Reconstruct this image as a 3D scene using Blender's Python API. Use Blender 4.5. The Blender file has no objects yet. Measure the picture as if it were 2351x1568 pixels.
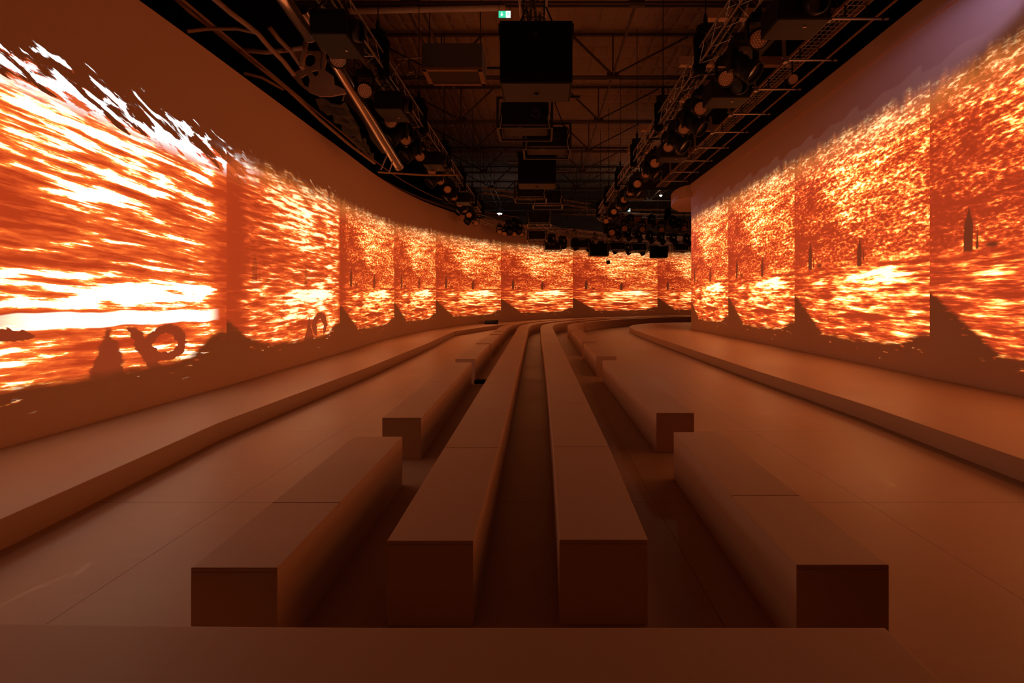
import bpy, math, random
from mathutils import Vector, Matrix
random.seed(7)
PI = math.pi
C = bpy.context.scene.collection

# ------------------------------------------------------------------ camera, world, exposure, large lights
H = 1.65          # eye height
F = 1100.0        # focal length in pixels of a 2351 px wide frame
VX, VY = 1240.0, 688.0   # vanishing point of the straight benches
sc = bpy.context.scene
cam_d = bpy.data.cameras.new('camera')
cam = bpy.data.objects.new('camera', cam_d); C.objects.link(cam)
cam.location = (0, 0, H); cam.rotation_euler = (PI/2, 0, 0)
cam_d.sensor_width = 36; cam_d.lens = F/2351*36
cam_d.shift_x = -(VX-1175.5)/2351; cam_d.shift_y = -(784-VY)/2351
cam_d.clip_end = 300; cam_d.clip_start = .05
sc.camera = cam
w = bpy.data.worlds.new('world'); sc.world = w; w.use_nodes = True
w.node_tree.nodes['Background'].inputs[0].default_value = (.5, .3, .2, 1)
w.node_tree.nodes['Background'].inputs[1].default_value = .002
sc.view_settings.view_transform = 'Standard'; sc.view_settings.look = 'None'
sc.view_settings.exposure = .22; sc.view_settings.gamma = 1; sc.view_settings.use_curve_mapping = False
sc.cycles.max_bounces = 6; sc.cycles.diffuse_bounces = 4; sc.cycles.use_denoising = True
EMIT = 1.28       # brightness of the picture emitted by the walls

def spot(name, loc, target, energy, color, size, blend=.9, rad=.08):
    l = bpy.data.lights.new(name, 'SPOT'); l.energy = energy; l.color = color
    l.spot_size = math.radians(size); l.spot_blend = blend; l.shadow_soft_size = rad
    o = bpy.data.objects.new(name, l); C.objects.link(o); o.location = loc
    o.rotation_euler = (Vector(target)-Vector(loc)).to_track_quat('-Z', 'Y').to_euler()
    return o
# lilac beams of moving heads grazing the right wall, and one beyond its far end
spot('lilac_beam', (6.35, 4.6, 6.75), (7.25, 8.7, 6.1), 560, (.55, .45, 1), 23, 1.0)
spot('lilac_beam', (5.6, 27.5, 6.6), (7.5, 23.4, 5.2), 60, (.7, .55, 1), 50)

# ------------------------------------------------------------------ helpers
def W(px, py, d):
    return Vector(((px-VX)/F*d, d, H-(py-VY)/F*d))

class MB:
    def __init__(s): s.v = []; s.f = []; s.m = []; s.smooth = []
    def add(s, vs, fs, mi=0, sm=False):
        n = len(s.v); s.v += [tuple(p) for p in vs]
        for f in fs: s.f.append(tuple(i+n for i in f)); s.m.append(mi); s.smooth.append(sm)
    def box(s, c, d, M=None, mi=0):
        cx, cy, cz = c; a, b, e = d[0]/2, d[1]/2, d[2]/2
        vs = [Vector((cx+x*a, cy+y*b, cz+z*e)) for x in (-1, 1) for y in (-1, 1) for z in (-1, 1)]
        if M: vs = [M @ v for v in vs]
        s.add(vs, [(0,1,3,2),(4,6,7,5),(0,4,5,1),(2,3,7,6),(0,2,6,4),(1,5,7,3)], mi)
    def tube(s, p, q, r, n=8, r2=None, cap=True, mi=0):
        p = Vector(p); q = Vector(q); d = q-p
        if d.length < 1e-6: return
        u = d.orthogonal().normalized(); v = d.normalized().cross(u); r2 = r if r2 is None else r2
        vs = []
        for k in range(n):
            a = 2*PI*k/n; o = u*math.cos(a)+v*math.sin(a)
            vs += [p+o*r, q+o*r2]
        fs = [(2*k, 2*((k+1) % n), 2*((k+1) % n)+1, 2*k+1) for k in range(n)]
        s.add(vs, fs, mi, n > 5)
        if cap:
            s.add([vs[2*k] for k in range(n)][::-1], [tuple(range(n))], mi)
            s.add([vs[2*k+1] for k in range(n)], [tuple(range(n))], mi)
    def path(s, pts, r, n=6):
        pts = [Vector(p) for p in pts]
        rings = []; t0 = (pts[1]-pts[0]).normalized(); u = t0.orthogonal().normalized()
        for i, p in enumerate(pts):
            t = (pts[min(i+1, len(pts)-1)]-pts[max(i-1, 0)]).normalized()
            u = (u-t*u.dot(t)).normalized(); v = t.cross(u)
            rr = r[i] if isinstance(r, (list, tuple)) else r
            rings.append([p+(u*math.cos(2*PI*k/n)+v*math.sin(2*PI*k/n))*rr for k in range(n)])
        vs = [q for g in rings for q in g]
        fs = [(i*n+k, i*n+(k+1) % n, (i+1)*n+(k+1) % n, (i+1)*n+k) for i in range(len(pts)-1) for k in range(n)]
        s.add(vs, fs, 0, True)
        s.add(rings[0][::-1], [tuple(range(n))]); s.add(rings[-1], [tuple(range(n))])
    def lathe(s, prof, M=None, n=20, mi=0, sm=True):
        # prof: (r, z) pairs, turned round local z
        vs = []
        for r, z in prof:
            for k in range(n):
                a = 2*PI*k/n; v = Vector((r*math.cos(a), r*math.sin(a), z)); vs.append(M @ v if M else v)
        fs = [(i*n+k, i*n+(k+1) % n, (i+1)*n+(k+1) % n, (i+1)*n+k) for i in range(len(prof)-1) for k in range(n)]
        s.add(vs, fs, mi, sm)
    def disc(s, r, z, M=None, n=20, mi=0, flip=False):
        vs = [Vector((r*math.cos(2*PI*k/n), r*math.sin(2*PI*k/n), z)) for k in range(n)]
        if M: vs = [M @ v for v in vs]
        s.add(vs, [tuple(range(n))[::-1] if flip else tuple(range(n))], mi)
    def strip(s, L, R, z0, z1, mi=0):
        # solid swept between two plan curves
        n = len(L); vs = []
        for a, b in zip(L, R): vs += [(a[0], a[1], z0), (b[0], b[1], z0), (b[0], b[1], z1), (a[0], a[1], z1)]
        fs = []
        for i in range(n-1):
            j = 4*i; k = j+4
            fs += [(j, k, k+1, j+1), (j+1, k+1, k+2, j+2), (j+2, k+2, k+3, j+3), (j+3, k+3, k, j)]
        fs += [(0, 1, 2, 3), (4*n-1, 4*n-2, 4*n-3, 4*n-4)]
        s.add(vs, fs, mi)
    def prism(s, poly, z0, z1, mi=0):
        n = len(poly)
        vs = [(p[0], p[1], z0) for p in poly]+[(p[0], p[1], z1) for p in poly]
        fs = [tuple(range(n))[::-1], tuple(range(n, 2*n))]+[(i, (i+1) % n, n+(i+1) % n, n+i) for i in range(n)]
        s.add(vs, fs, mi)
    def build(s, name, mat, parent=None, bevel=0, origin=None):
        me = bpy.data.meshes.new(name)
        vs = s.v
        if origin is not None:
            ox, oy, oz = origin; vs = [(a-ox, b-oy, c-oz) for a, b, c in vs]
        me.from_pydata(vs, [], s.f)
        mats = mat if isinstance(mat, (list, tuple)) else [mat]
        for m in mats: me.materials.append(m)
        me.polygons.foreach_set('material_index', s.m)
        me.polygons.foreach_set('use_smooth', s.smooth)
        me.update()
        o = bpy.data.objects.new(name, me); C.objects.link(o)
        if origin is not None: o.location = origin
        if parent: o.parent = parent
        if bevel:
            b = o.modifiers.new('bevel', 'BEVEL'); b.width = bevel; b.segments = 2; b.limit_method = 'ANGLE'
        return o

def tag(o, label=None, cat=None, group=None, kind=None):
    if label: o['label'] = label
    if cat: o['category'] = cat
    if group: o['group'] = group
    if kind: o['kind'] = kind
    return o
def empty(name, loc=(0, 0, 0), rz=0, label=None, cat=None, group=None):
    o = bpy.data.objects.new(name, None); C.objects.link(o); o.location = loc; o.rotation_euler = (0, 0, rz)
    o.empty_display_size = .1
    return tag(o, label, cat, group)
def copy_tree(o, parent=None):
    c = o.copy(); C.objects.link(c); c.parent = parent
    for ch in list(o.children): copy_tree(ch, c)
    return c
def struct(o): o['kind'] = 'structure'; return o

def crom(pts, step=.5):
    # Catmull-Rom through plan points
    P = [Vector(p).to_2d() for p in pts]; P = [2*P[0]-P[1]]+P+[2*P[-1]-P[-2]]; out = []
    for i in range(1, len(P)-2):
        a, b, c, d = P[i-1:i+3]; n = max(2, int((c-b).length/step))
        for k in range(n):
            t = k/n
            out.append(.5*((2*b)+(c-a)*t+(2*a-5*b+4*c-d)*t*t+(3*b-a-3*c+d)*t**3))
    out.append(P[-2]); return out
def arcl(P):
    s = [0]
    for a, b in zip(P, P[1:]): s.append(s[-1]+(b-a).length)
    return s
def lerp_tab(x, tab):
    if x <= tab[0][0]: return tab[0][1]
    for (a, va), (b, vb) in zip(tab, tab[1:]):
        if x <= b: return va+(vb-va)*(x-a)/(b-a)
    return tab[-1][1]
def offs(P, dist):
    # offset a plan curve to its left; dist number or function of index
    out = []
    for i, p in enumerate(P):
        t = (P[min(i+1, len(P)-1)]-P[max(i-1, 0)]).normalized(); n = Vector((-t.y, t.x))
        out.append(p+n*(dist(i) if callable(dist) else dist))
    return out

# ------------------------------------------------------------------ material helpers
class S:
    """socket with arithmetic"""
    nt = None
    def __init__(s, k): s.k = k
    @staticmethod
    def op(name, *a, clamp=False):
        n = S.nt.nodes.new('ShaderNodeMath'); n.operation = name; n.use_clamp = clamp
        for i, x in enumerate(a):
            if isinstance(x, S): S.nt.links.new(x.k, n.inputs[i])
            else: n.inputs[i].default_value = x
        return S(n.outputs[0])
    def __add__(a, b): return S.op('ADD', a, b)
    __radd__ = __add__
    def __sub__(a, b): return S.op('SUBTRACT', a, b)
    def __rsub__(a, b): return S.op('SUBTRACT', b, a)
    def __mul__(a, b): return S.op('MULTIPLY', a, b)
    __rmul__ = __mul__
    def __truediv__(a, b): return S.op('DIVIDE', a, b)
def absn(a): return S.op('ABSOLUTE', a)
def mx(a, b): return S.op('MAXIMUM', a, b)
def mn(a, b): return S.op('MINIMUM', a, b)
def sst(x, a, b):   # smoothstep, a may be > b
    n = S.nt.nodes.new('ShaderNodeMapRange'); n.interpolation_type = 'SMOOTHSTEP'
    inv = a > b
    S.nt.links.new(x.k, n.inputs['Value'])
    lo, hi = (b, a) if inv else (a, b)
    n.inputs['From Min'].default_value = lo; n.inputs['From Max'].default_value = hi
    n.inputs['To Min'].default_value = 1 if inv else 0; n.inputs['To Max'].default_value = 0 if inv else 1
    return S(n.outputs[0])
def xyz(x, y, z):
    n = S.nt.nodes.new('ShaderNodeCombineXYZ')
    for i, a in enumerate((x, y, z)):
        if isinstance(a, S): S.nt.links.new(a.k, n.inputs[i])
        else: n.inputs[i].default_value = a
    return S(n.outputs[0])
def noise(vec, scale=1, detail=3, rough=.5, dist=0):
    n = S.nt.nodes.new('ShaderNodeTexNoise'); n.inputs['Scale'].default_value = scale
    n.inputs['Detail'].default_value = detail; n.inputs['Roughness'].default_value = rough
    n.inputs['Distortion'].default_value = dist
    if vec: S.nt.links.new(vec.k, n.inputs['Vector'])
    return S(n.outputs[0])
def mixf(a, b, t): return a+(b-a)*t if isinstance(b, S) or isinstance(a, S) else t*(b-a)+a
def ramp(f, stops):
    n = S.nt.nodes.new('ShaderNodeValToRGB'); cr = n.color_ramp
    while len(cr.elements) < len(stops): cr.elements.new(.5)
    for e, (p, c) in zip(cr.elements, stops): e.position = p; e.color = tuple(c)+(1,)
    S.nt.links.new(f.k, n.inputs[0]); return S(n.outputs[0])
def mixc(a, b, t):
    n = S.nt.nodes.new('ShaderNodeMix'); n.data_type = 'RGBA'
    for i, x in ((6, a), (7, b)):
        if isinstance(x, S): S.nt.links.new(x.k, n.inputs[i])
        else: n.inputs[i].default_value = tuple(x)+(1,)
    if isinstance(t, S): S.nt.links.new(t.k, n.inputs[0])
    else: n.inputs[0].default_value = t
    return S(n.outputs[2])
def newmat(name):
    m = bpy.data.materials.new(name); m.use_nodes = True; S.nt = m.node_tree
    return m, m.node_tree.nodes['Principled BSDF']
def put(s, sock): S.nt.links.new(s.k, sock)
def objco(kind='Object'):
    n = S.nt.nodes.new('ShaderNodeTexCoord'); return S(n.outputs[kind])
def sep(v):
    n = S.nt.nodes.new('ShaderNodeSeparateXYZ'); S.nt.links.new(v.k, n.inputs[0]); return [S(o) for o in n.outputs]
def bump(h, strength, dist, p):
    n = S.nt.nodes.new('ShaderNodeBump'); n.inputs['Strength'].default_value = strength; n.inputs['Distance'].default_value = dist
    put(h, n.inputs['Height']); S.nt.links.new(n.outputs[0], p.inputs['Normal'])
def plain(name, col, rough=.6, metal=0, var=.15, scale=6, spec=.5):
    m, p = newmat(name); n = noise(objco(), scale, 4, .6)
    put(mixc([c*(1-var) for c in col], [min(1, c*(1+var)) for c in col], n), p.inputs['Base Color'])
    p.inputs['Roughness'].default_value = rough; p.inputs['Metallic'].default_value = metal
    p.inputs['Specular IOR Level'].default_value = spec
    return m
WALLC = (.68, .47, .335)
M_wall = plain('painted wall', WALLC, .75, var=.03, scale=1.5, spec=.2)
M_black = plain('black powder coat', (.010, .009, .009), .6, var=.3, spec=.18)
M_blackmetal = plain('black satin metal', (.02, .018, .018), .4, var=.2, spec=.3)
M_cloth = plain('black cloth', (.006, .005, .005), .95, var=.4, spec=.1)
M_alu = plain('aluminium tube', (.36, .31, .27), .42, .8, var=.1)
M_steel = plain('painted roof steel', (.10, .075, .06), .55, 0, var=.2)
M_tube = plain('chromed tube', (.75, .7, .68), .22, .95, var=.06)
M_grey = plain('grey painted sheet', (.16, .18, .23), .5, var=.08)
M_brown = plain('raw board', (.36, .23, .14), .8, var=.3, scale=5)
M_under = plain('lit-tone cabinet underside', (.055, .042, .03), .7, var=.25, scale=4)  # paler tone paints in light from below; also on heater louvre and strip
M_lens = plain('LED lens face', (.42, .24, .14), .45, var=.1)
M_dot = plain('LED collimator', (.95, .68, .45), .25, var=.05)
M_glass = plain('dark glass lens', (.03, .03, .045), .08, var=.1)
M_hallwall = plain('hall wall sheet', (.40, .33, .29), .8, var=.1, scale=.6)

def bench_mat():
    m, p = newmat('painted bench plywood'); c = objco()
    n = noise(c, 1.3, 5, .6); n2 = noise(xyz(*[a*b for a, b in zip(sep(c), (9, 1.2, 9))]), 2, 4, .7)
    put(mixc((.50, .345, .235), (.60, .42, .29), n*.6+n2*.4), p.inputs['Base Color'])
    put(n*.25+.34, p.inputs['Roughness']); p.inputs['Specular IOR Level'].default_value = .35
    return m
M_bench = bench_mat()
def floor_mat():
    m, p = newmat('floor boards'); c = objco(); x, y, z = sep(c)
    def line(v, period, off, wd):
        f = S.op('FRACT', (v-off)/period+100.0); d = mn(f, 1.0-f)*period
        return sst(d, wd, wd*.3)
    sx = line(x, 1.72, .93, .006); sy = line(y, 2.09, 3.9, .006)
    seam = mx(sx, sy)
    n = noise(c, .8, 5, .6); n2 = noise(xyz(x*1.0, y*6.0, z), 1.6, 5, .7, .5)
    scuff = sst(noise(xyz(x*2.2, y*1.1, z), 1.4, 6, .75, 1.5), .58, .72)
    col = mixc((.42, .28, .185), (.57, .395, .265), n*.5+n2*.5)
    put(mixc(col, (.20, .13, .09), seam*.7), p.inputs['Base Color'])
    put(.34+n*.2-scuff*.14, p.inputs['Roughness']); p.inputs['Specular IOR Level'].default_value = .45
    bump(0-seam, .3, .004, p)
    return m
M_floor = floor_mat()
def fabric_mat():
    m, p = newmat('quilted roof lining'); c = objco(); x, y, z = sep(c)
    fx = S.op('FRACT', x/.62+100.0); fy = S.op('FRACT', y/.85+100.0)
    q = mn(mn(fx, 1.0-fx)*2.4, mn(fy, 1.0-fy)*2.4)
    h = sst(q, 0, .6)
    n = noise(c, .35, 4, .6); n2 = noise(c, 2.5, 3, .5)
    col = mixc((.25, .18, .13), (.42, .31, .22), n*.7+n2*.3)
    put(mixc((.36, .28, .21), col, sst(q, .0, .10)), p.inputs['Base Color'])
    p.inputs['Roughness'].default_value = .85
    bump(h+n2*.6, .45, .12, p)
    return m
M_fabric = fabric_mat()

def projection_mat(left):
    """wall paint with the projected picture put into its emission: low sun glittering on water, one picture per projector"""
    m, p = newmat('projected sea ' + ('left' if left else 'right'))
    uvn = S.nt.nodes.new('ShaderNodeUVMap'); uvn.uv_map = 'UVMap'
    U, V, _ = sep(S(uvn.outputs[0]))
    U = U+0.0
    uf = S.op('FRACT', U+20.0)
    X = uf*5.0; Z = V*5.0
    if left: near = sst(U, 2.03, 1.97)*.5+sst(U, 1.03, .95)*.5
    fine = noise(xyz(X*8.0+Z*1.5, Z*17.5, 0.0), 1.0, 2.5, .6, .0)
    mid = noise(xyz(X*1.5, Z*6.5-X*.5, 4.0), 1.0, 4, .6, .2)
    warp = noise(xyz(X*.8, Z*.8, 3.0), 1, 2, .5)*.5
    streak = noise(xyz(X*1.0, Z*9.0+warp*1.6, 5.0), 1.0, 4, .62, .2)*.68+noise(xyz(X*3.2, Z*20.0, 25.0), 1.0, 3, .6, .2)*.32
    wlow = sst(V, .42, .28)
    big = noise(xyz(X*.6, Z*1.8, 9.0), 1.0, 3, .6)
    n = mixf(fine*.80+mid*.62-.225, streak*1.6-.315, wlow)
    if left:
        ns = noise(xyz(X*.95, Z*6.2+X*.35+warp, 12.0), 1.0, 7, .62, .15)
        ns1 = noise(xyz(X*1.5, Z*9.0, 17.0), 1.0, 6, .62, .3)
        nn = mixf(ns1*1.0, ns*1.25-.125, sst(U, 1.04, .9))
        n = mixf(n, nn, sst(U, 2.03, 1.97))
    # brighter and darker regions of the picture
    def blob(u0, v0, ru, rv):
        a = (uf-u0)/ru; b = (V-v0)/rv
        return sst(a*a+b*b, 1.0, 0.0)
    g = blob(.68, .285, .32, .05)*.20+blob(.6, .19, .42, .11)*.07+blob(.62, .75, .45, .3)*.055
    g = g-blob(.6, .105, .22, .02)*.26-sst(uf, .13, 0.0)*.05-sst(uf, .5, 0.0)*.03
    g = g-blob(.3, .47, .8, .13)*.05-blob(.12, .62, .35, .25)*.04+(big-.5)*.26-.018
    n = n+g
    if left: n = n+sst(U, 1.04, .9)*(blob(.55, .30, .45, .07)*.065+blob(.35, .78, .6, .12)*.03-.012)-sst(absn(U-1.02), .13, .03)*.15*sst(V, 1.0, .8)-sst(absn(U-2.03), .07, .02)*.08
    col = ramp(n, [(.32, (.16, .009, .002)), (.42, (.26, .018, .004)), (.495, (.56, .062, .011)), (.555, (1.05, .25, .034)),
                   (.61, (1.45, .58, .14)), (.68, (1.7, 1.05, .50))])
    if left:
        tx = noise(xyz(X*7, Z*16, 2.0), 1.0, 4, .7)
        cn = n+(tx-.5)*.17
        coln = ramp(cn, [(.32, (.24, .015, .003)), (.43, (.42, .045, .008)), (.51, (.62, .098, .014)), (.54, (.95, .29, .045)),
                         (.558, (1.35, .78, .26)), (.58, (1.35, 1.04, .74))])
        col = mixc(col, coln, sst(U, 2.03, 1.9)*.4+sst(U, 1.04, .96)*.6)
    # standing robed figures
    def fig(u0, vb, vt, hw):
        k = sst(V, vt, vt-.075)
        hh = k*hw
        a = sst(absn(uf-u0-(V-vb)*.03)-hh, .004, -.002)
        return a*sst(V, vb-.004, vb+.004)*sst(V, vt, vt-.004)
    sil = mx(fig(.165, .345, .50, .017), fig(.585, .335, .475, .015))
    sil = mx(sil, fig(.2, .35, .43, .004)); sil = mx(sil, blob(.255, .36, .035, .012)); sil = mx(sil, fig(.615, .36, .43, .004))
    if left: sil = sil*(1.0-near)
    col = mixc(col, (.03, .004, .002), sil)
    if left:
        # people and arches standing in the nearest picture
        iu = sst(U, 1.0, .99)
        wv = sst(absn(V-.17-noise(xyz(X*1.2, 0.0, 3.0), 1, 2)*.04), .028, .022)*sst(uf, .25, .42)*sst(uf, .97, .9)
        col = mixc(col, (1.25, 1.05, .75), wv*iu)
        V0 = V; U0 = U
        V = V+(noise(xyz(X*3.5, Z*3.5, 31.0), 1, 3, .6)-.5)*.05; U = U+(noise(xyz(X*3.5, Z*3.5, 37.0), 1, 3, .6)-.5)*.06
        def at(u0, v0, ru, rv, a=1.0, b=.85):
            x_ = (U-u0)/ru; y_ = (V-v0)/rv; return sst(x_*x_+y_*y_, a, b)
        ring = at(.74, .085, .080, .075)*(1.0-at(.735, .085, .040, .040))
        ring2 = sst(absn(U-.625-(.16-V)*.45), .024, .016)*sst(V, .165, .15)
        cone = sst(absn(U-.56)-mx(0.17-V, 0)*.28, .006, -.004)*sst(V, .165, .15)
        bar = at(.30, .155, .09, .022)
        fg = mx(mx(ring, cone), mx(ring2, bar))
        cone1 = sst(absn(U-1.62)-mx(0.15-V, 0)*.32, .006, -.004)*sst(V, .15, .14)
        arc1 = at(1.74, .08, .09, .085)*(1.0-at(1.74, .05, .04, .07))
        fg = mx(fg, mx(cone1, arc1))
        V = V0; U = U0
        col = mixc(col, (.09, .008, .003), fg)
    # top edge
    rag = noise(xyz(X*2.2, Z*.6, 1.0), 1.0, 3, .6)-.5
    rag2 = noise(xyz(X*5, Z*1.2+X*2.0, 2.0), 1.0, 3, .6)-.5
    vt = V+rag*.10+rag2*.08
    top = sst(vt, 1.02, .90)
    if left:
        shard = noise(xyz(X*1.5-Z*.9, (X*.6+Z)*5.0, 6.0), 1.0, 4, .55, .5)
        ntop = sst((1.0-V)*1.25+(shard-.5)*.75, .055, .085)*sst(V, 1.16, 1.04)
        top = mixf(top, ntop, sst(U, 2.03, 1.9)*.35+sst(U, 1.1, .9)*.65)
    edge = sst(V, .80, 1.0)
    pale = mixc(col, mixc((.42, .16, .03), (.62, .58, .30), sst(n, .44, .60)), edge*.55)
    if left:
        pn = mixc((.45, .06, .015), (.88, .98, .98), sst(n*.5+shard*.5, .455, .485))
        pale = mixc(pale, pn, sst(U, 1.25, .9)*sst(V, .84, .92))
    # bottom edge: a wedge at the left of each picture, rounded below
    wedge = sst(uf, .30, 0.0)
    wl = mx(.21-uf*.72, 0.0)
    if left: wl = wl*(1.0-near)+near*mx(.10-uf*.9, 0.0)*1.2
    rgt = sst(uf, .78, 1.0)*.05 if not left else sst(uf, .78, 1.0)*(near*.07+.05)
    nb = noise(xyz(X*2.4, Z*9, 8.0), 1.0, 3, .6)
    vb = V-wl-rgt+(nb-.5)*.05
    soft = both_b = sst(vb, -.012, .022)
    spark = sst(noise(xyz(X*3.2, Z*12, 21.0), 1, 3, .6), .60, .68)*sst(vb, -.09, -.02)*.5
    bot = mx(soft, spark)
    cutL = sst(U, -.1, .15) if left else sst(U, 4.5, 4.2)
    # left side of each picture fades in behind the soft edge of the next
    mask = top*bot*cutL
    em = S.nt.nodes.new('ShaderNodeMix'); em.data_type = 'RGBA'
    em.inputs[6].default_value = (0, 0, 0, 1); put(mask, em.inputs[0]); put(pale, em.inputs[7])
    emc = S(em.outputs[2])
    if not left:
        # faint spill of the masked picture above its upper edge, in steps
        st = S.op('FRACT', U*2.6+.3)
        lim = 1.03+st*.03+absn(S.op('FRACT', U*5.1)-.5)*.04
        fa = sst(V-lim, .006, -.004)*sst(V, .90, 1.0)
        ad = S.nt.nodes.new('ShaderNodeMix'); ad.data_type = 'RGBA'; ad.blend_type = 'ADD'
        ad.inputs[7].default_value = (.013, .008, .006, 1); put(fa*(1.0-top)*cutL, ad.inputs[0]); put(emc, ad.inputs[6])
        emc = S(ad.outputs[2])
    put(emc, p.inputs['Emission Color']); p.inputs['Emission Strength'].default_value = EMIT*(1.0 if left else 1.22)  # wall itself glows with the picture in place of projector light
    put(mixc([c*.97 for c in WALLC], [min(1, c*1.03) for c in WALLC], noise(objco(), 1.5, 3)), p.inputs['Base Color'])
    p.inputs['Roughness'].default_value = .75; p.inputs['Specular IOR Level'].default_value = .2
    return m
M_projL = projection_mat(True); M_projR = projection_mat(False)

# ------------------------------------------------------------------ walls
def px_of(p): return VX+p[0]/max(p[1], .5)*F
def proj_wall(P, s, i0, i1, thick, side, ztop, zproj, U, mat, name, zb=.75):
    me = bpy.data.meshes.new(name); vs = []; fs = []; mi = []; uv = []
    Q = offs(P, thick*side)
    idx = list(range(i0, i1+1))
    for i in idx:
        zt = ztop(s[i])
        for z in (0, zt): vs.append((P[i].x, P[i].y, z))
        for z in (0, zt): vs.append((Q[i].x, Q[i].y, z))
    def uvof(i, z): return (U(s[i]), (z-zb)/(zproj(s[i])-zb))
    for k in range(len(idx)-1):
        a, b = 4*k, 4*(k+1); ia, ib = idx[k], idx[k+1]
        za, zc = ztop(s[ia]), ztop(s[ib])
        fs.append((a, b, b+1, a+1)); mi.append(0); uv += [uvof(ia, 0), uvof(ib, 0), uvof(ib, zc), uvof(ia, za)]
        for f in ((a+1, b+1, b+3, a+3), (a+3, b+3, b+2, a+2)): fs.append(f); mi.append(1); uv += [(0, -9)]*4
    e = 4*(len(idx)-1)
    for f in ((0, 1, 3, 2), (e, e+2, e+3, e+1)): fs.append(f); mi.append(1); uv += [(0, -9)]*4
    me.from_pydata(vs, [], fs); me.materials.append(mat); me.materials.append(M_wall)
    me.polygons.foreach_set('material_index', mi)
    l = me.uv_layers.new(name='UVMap'); l.data.foreach_set('uv', [c for t in uv for c in t]); me.update()
    o = bpy.data.objects.new(name, me); C.objects.link(o); return struct(o)

LW = crom([(-5.2, -5), (-5.2, 2), (-5.22, 4.6), (-5.24, 8), (-5.4, 12.5), (-5.62, 16.5), (-5.55, 20), (-5.05, 24), (-3.9, 27.8),
           (-2.3, 31), (-.3, 34.4), (2.2, 37.4), (5.2, 39.9), (9, 42), (14, 43.6), (22, 44.5)], .4)
LS = arcl(LW)
def s_at_px(P, s, px):
    for i in range(len(P)-1):
        if P[i].y < 1: continue
        a, b = px_of(P[i]), px_of(P[i+1])
        if (a-px)*(b-px) <= 0: return s[i]+(s[i+1]-s[i])*(px-a)/(b-a)
    return s[-1]
def tab_px(P, s, t): return sorted((s_at_px(P, s, a), b) for a, b in t)
tT = tab_px(LW, LS, [(0, 5.5), (319, 5.55), (568, 5.60), (717, 5.68), (836, 5.86), (922, 6.04), (1009, 6.27), (1057, 6.35), (1320, 7.25), (1581, 7.4)])
tP = tab_px(LW, LS, [(0, 4.25), (500, 4.22), (780, 4.42), (905, 4.64), (1000, 5.05), (1150, 5.35), (1315, 5.8), (1581, 6.0)])
tU = tab_px(LW, LS, [(520, 1), (780, 2), (905, 3), (1000, 4), (1150, 5), (1315, 6), (1510, 7)])
tU = [(tU[0][0]-25, -4.0)]+tU+[(tU[-1][0]+25, 11.0)]
split = min(range(len(LW)), key=lambda i: abs(LW[i].y-30))
aL = (LW, LS)
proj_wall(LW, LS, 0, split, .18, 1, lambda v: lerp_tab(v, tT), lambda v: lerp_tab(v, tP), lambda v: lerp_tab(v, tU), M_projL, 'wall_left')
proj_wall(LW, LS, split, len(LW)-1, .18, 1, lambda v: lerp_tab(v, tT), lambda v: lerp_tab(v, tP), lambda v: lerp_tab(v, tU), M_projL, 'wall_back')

RW = crom([(7.9, 23.72), (7.6, 23.6), (7.42, 23.45), (7.34, 23.2), (7.34, 22.5), (7.36, 18.5), (7.28, 12.3), (7.2, 9), (7.18, 6), (7.2, 2), (7.2, -5)], .25)
RS = arcl(RW)
def Ry(v):
    # along-wall distance -> picture coordinate
    y = lerp_tab(v, [(a, b.y) for a, b in zip(RS, RW)])
    return y
def U_right(v):
    y = Ry(v); return lerp_tab(-y, [(-24.0, 0.0), (-23.5, .01), (-18.75, 1), (-13.75, 2), (-8.85, 3), (-4.0, 4), (5.0, 5.85)])
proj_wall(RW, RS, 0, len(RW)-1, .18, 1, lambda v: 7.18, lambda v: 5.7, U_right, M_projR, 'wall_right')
# plain continuation behind the far end of the right wall
b = MB(); b.strip([Vector((7.9, 23.72)), Vector((16, 24.6))], [Vector((7.9, 23.55)), Vector((16, 24.4))], 0, 7.18)
struct(b.build('wall_inner', M_wall))
# header band along the top of the right wall
hd = offs(RW[3:], -.06); b = MB(); b.strip(RW[3:], hd, 6.80, 7.24); struct(b.build('trim_1', M_wall))
fas = crom([(7.36, 23.1), (7.1, 23.3), (6.88, 23.9), (6.86, 24.8), (7.1, 25.9), (7.9, 27.2)], .25)
b = MB(); b.prism([(p.x, p.y) for p in fas]+[(9.5, 27.2), (9.5, 23.8), (7.6, 23.5)], 6.62, 7.2); struct(b.build('trim_2', M_wall))

# hall shell
b = MB(); b.box((5, 28, -.05), (60, 76, .1)); o = b.build('floor', M_floor); struct(o)
b = MB(); b.box((5, 64, 7), (60, .3, 14)); struct(b.build('wall_hall_back', M_hallwall))
b = MB(); b.box((-24, 28, 7), (.3, 72, 14)); struct(b.build('wall_hall_left', M_hallwall))
b = MB(); b.box((34, 28, 7), (.3, 72, 14)); struct(b.build('wall_hall_right', M_hallwall))
b = MB(); b.box((5, -8, 7), (60, .3, 14)); struct(b.build('rear_light_block', M_cloth))  # unseen black backing added behind the camera to block world light
# sagging quilted lining of the roof
TR0, TRS = 20.4, 5.07
b = MB(); nx, ny = 80, 150; x0, x1, y0, y1 = -24, 34, -8, 64
for j in range(ny+1):
    for i in range(nx+1):
        x = x0+(x1-x0)*i/nx; y = y0+(y1-y0)*j/ny
        ph = abs(math.sin(PI*(y-TR0)/TRS))
        b.v.append((x, y, 13.15-.28*ph**.6-.10*abs(math.sin(x*1.6+.6*math.sin(y*.7)))*ph+.03*math.sin(x*5+y*3)))
for j in range(ny):
    for i in range(nx):
        a = j*(nx+1)+i; b.f.append((a, a+nx+1, a+nx+2, a+1)); b.m.append(0); b.smooth.append(True)
struct(b.build('ceiling', M_fabric))

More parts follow.
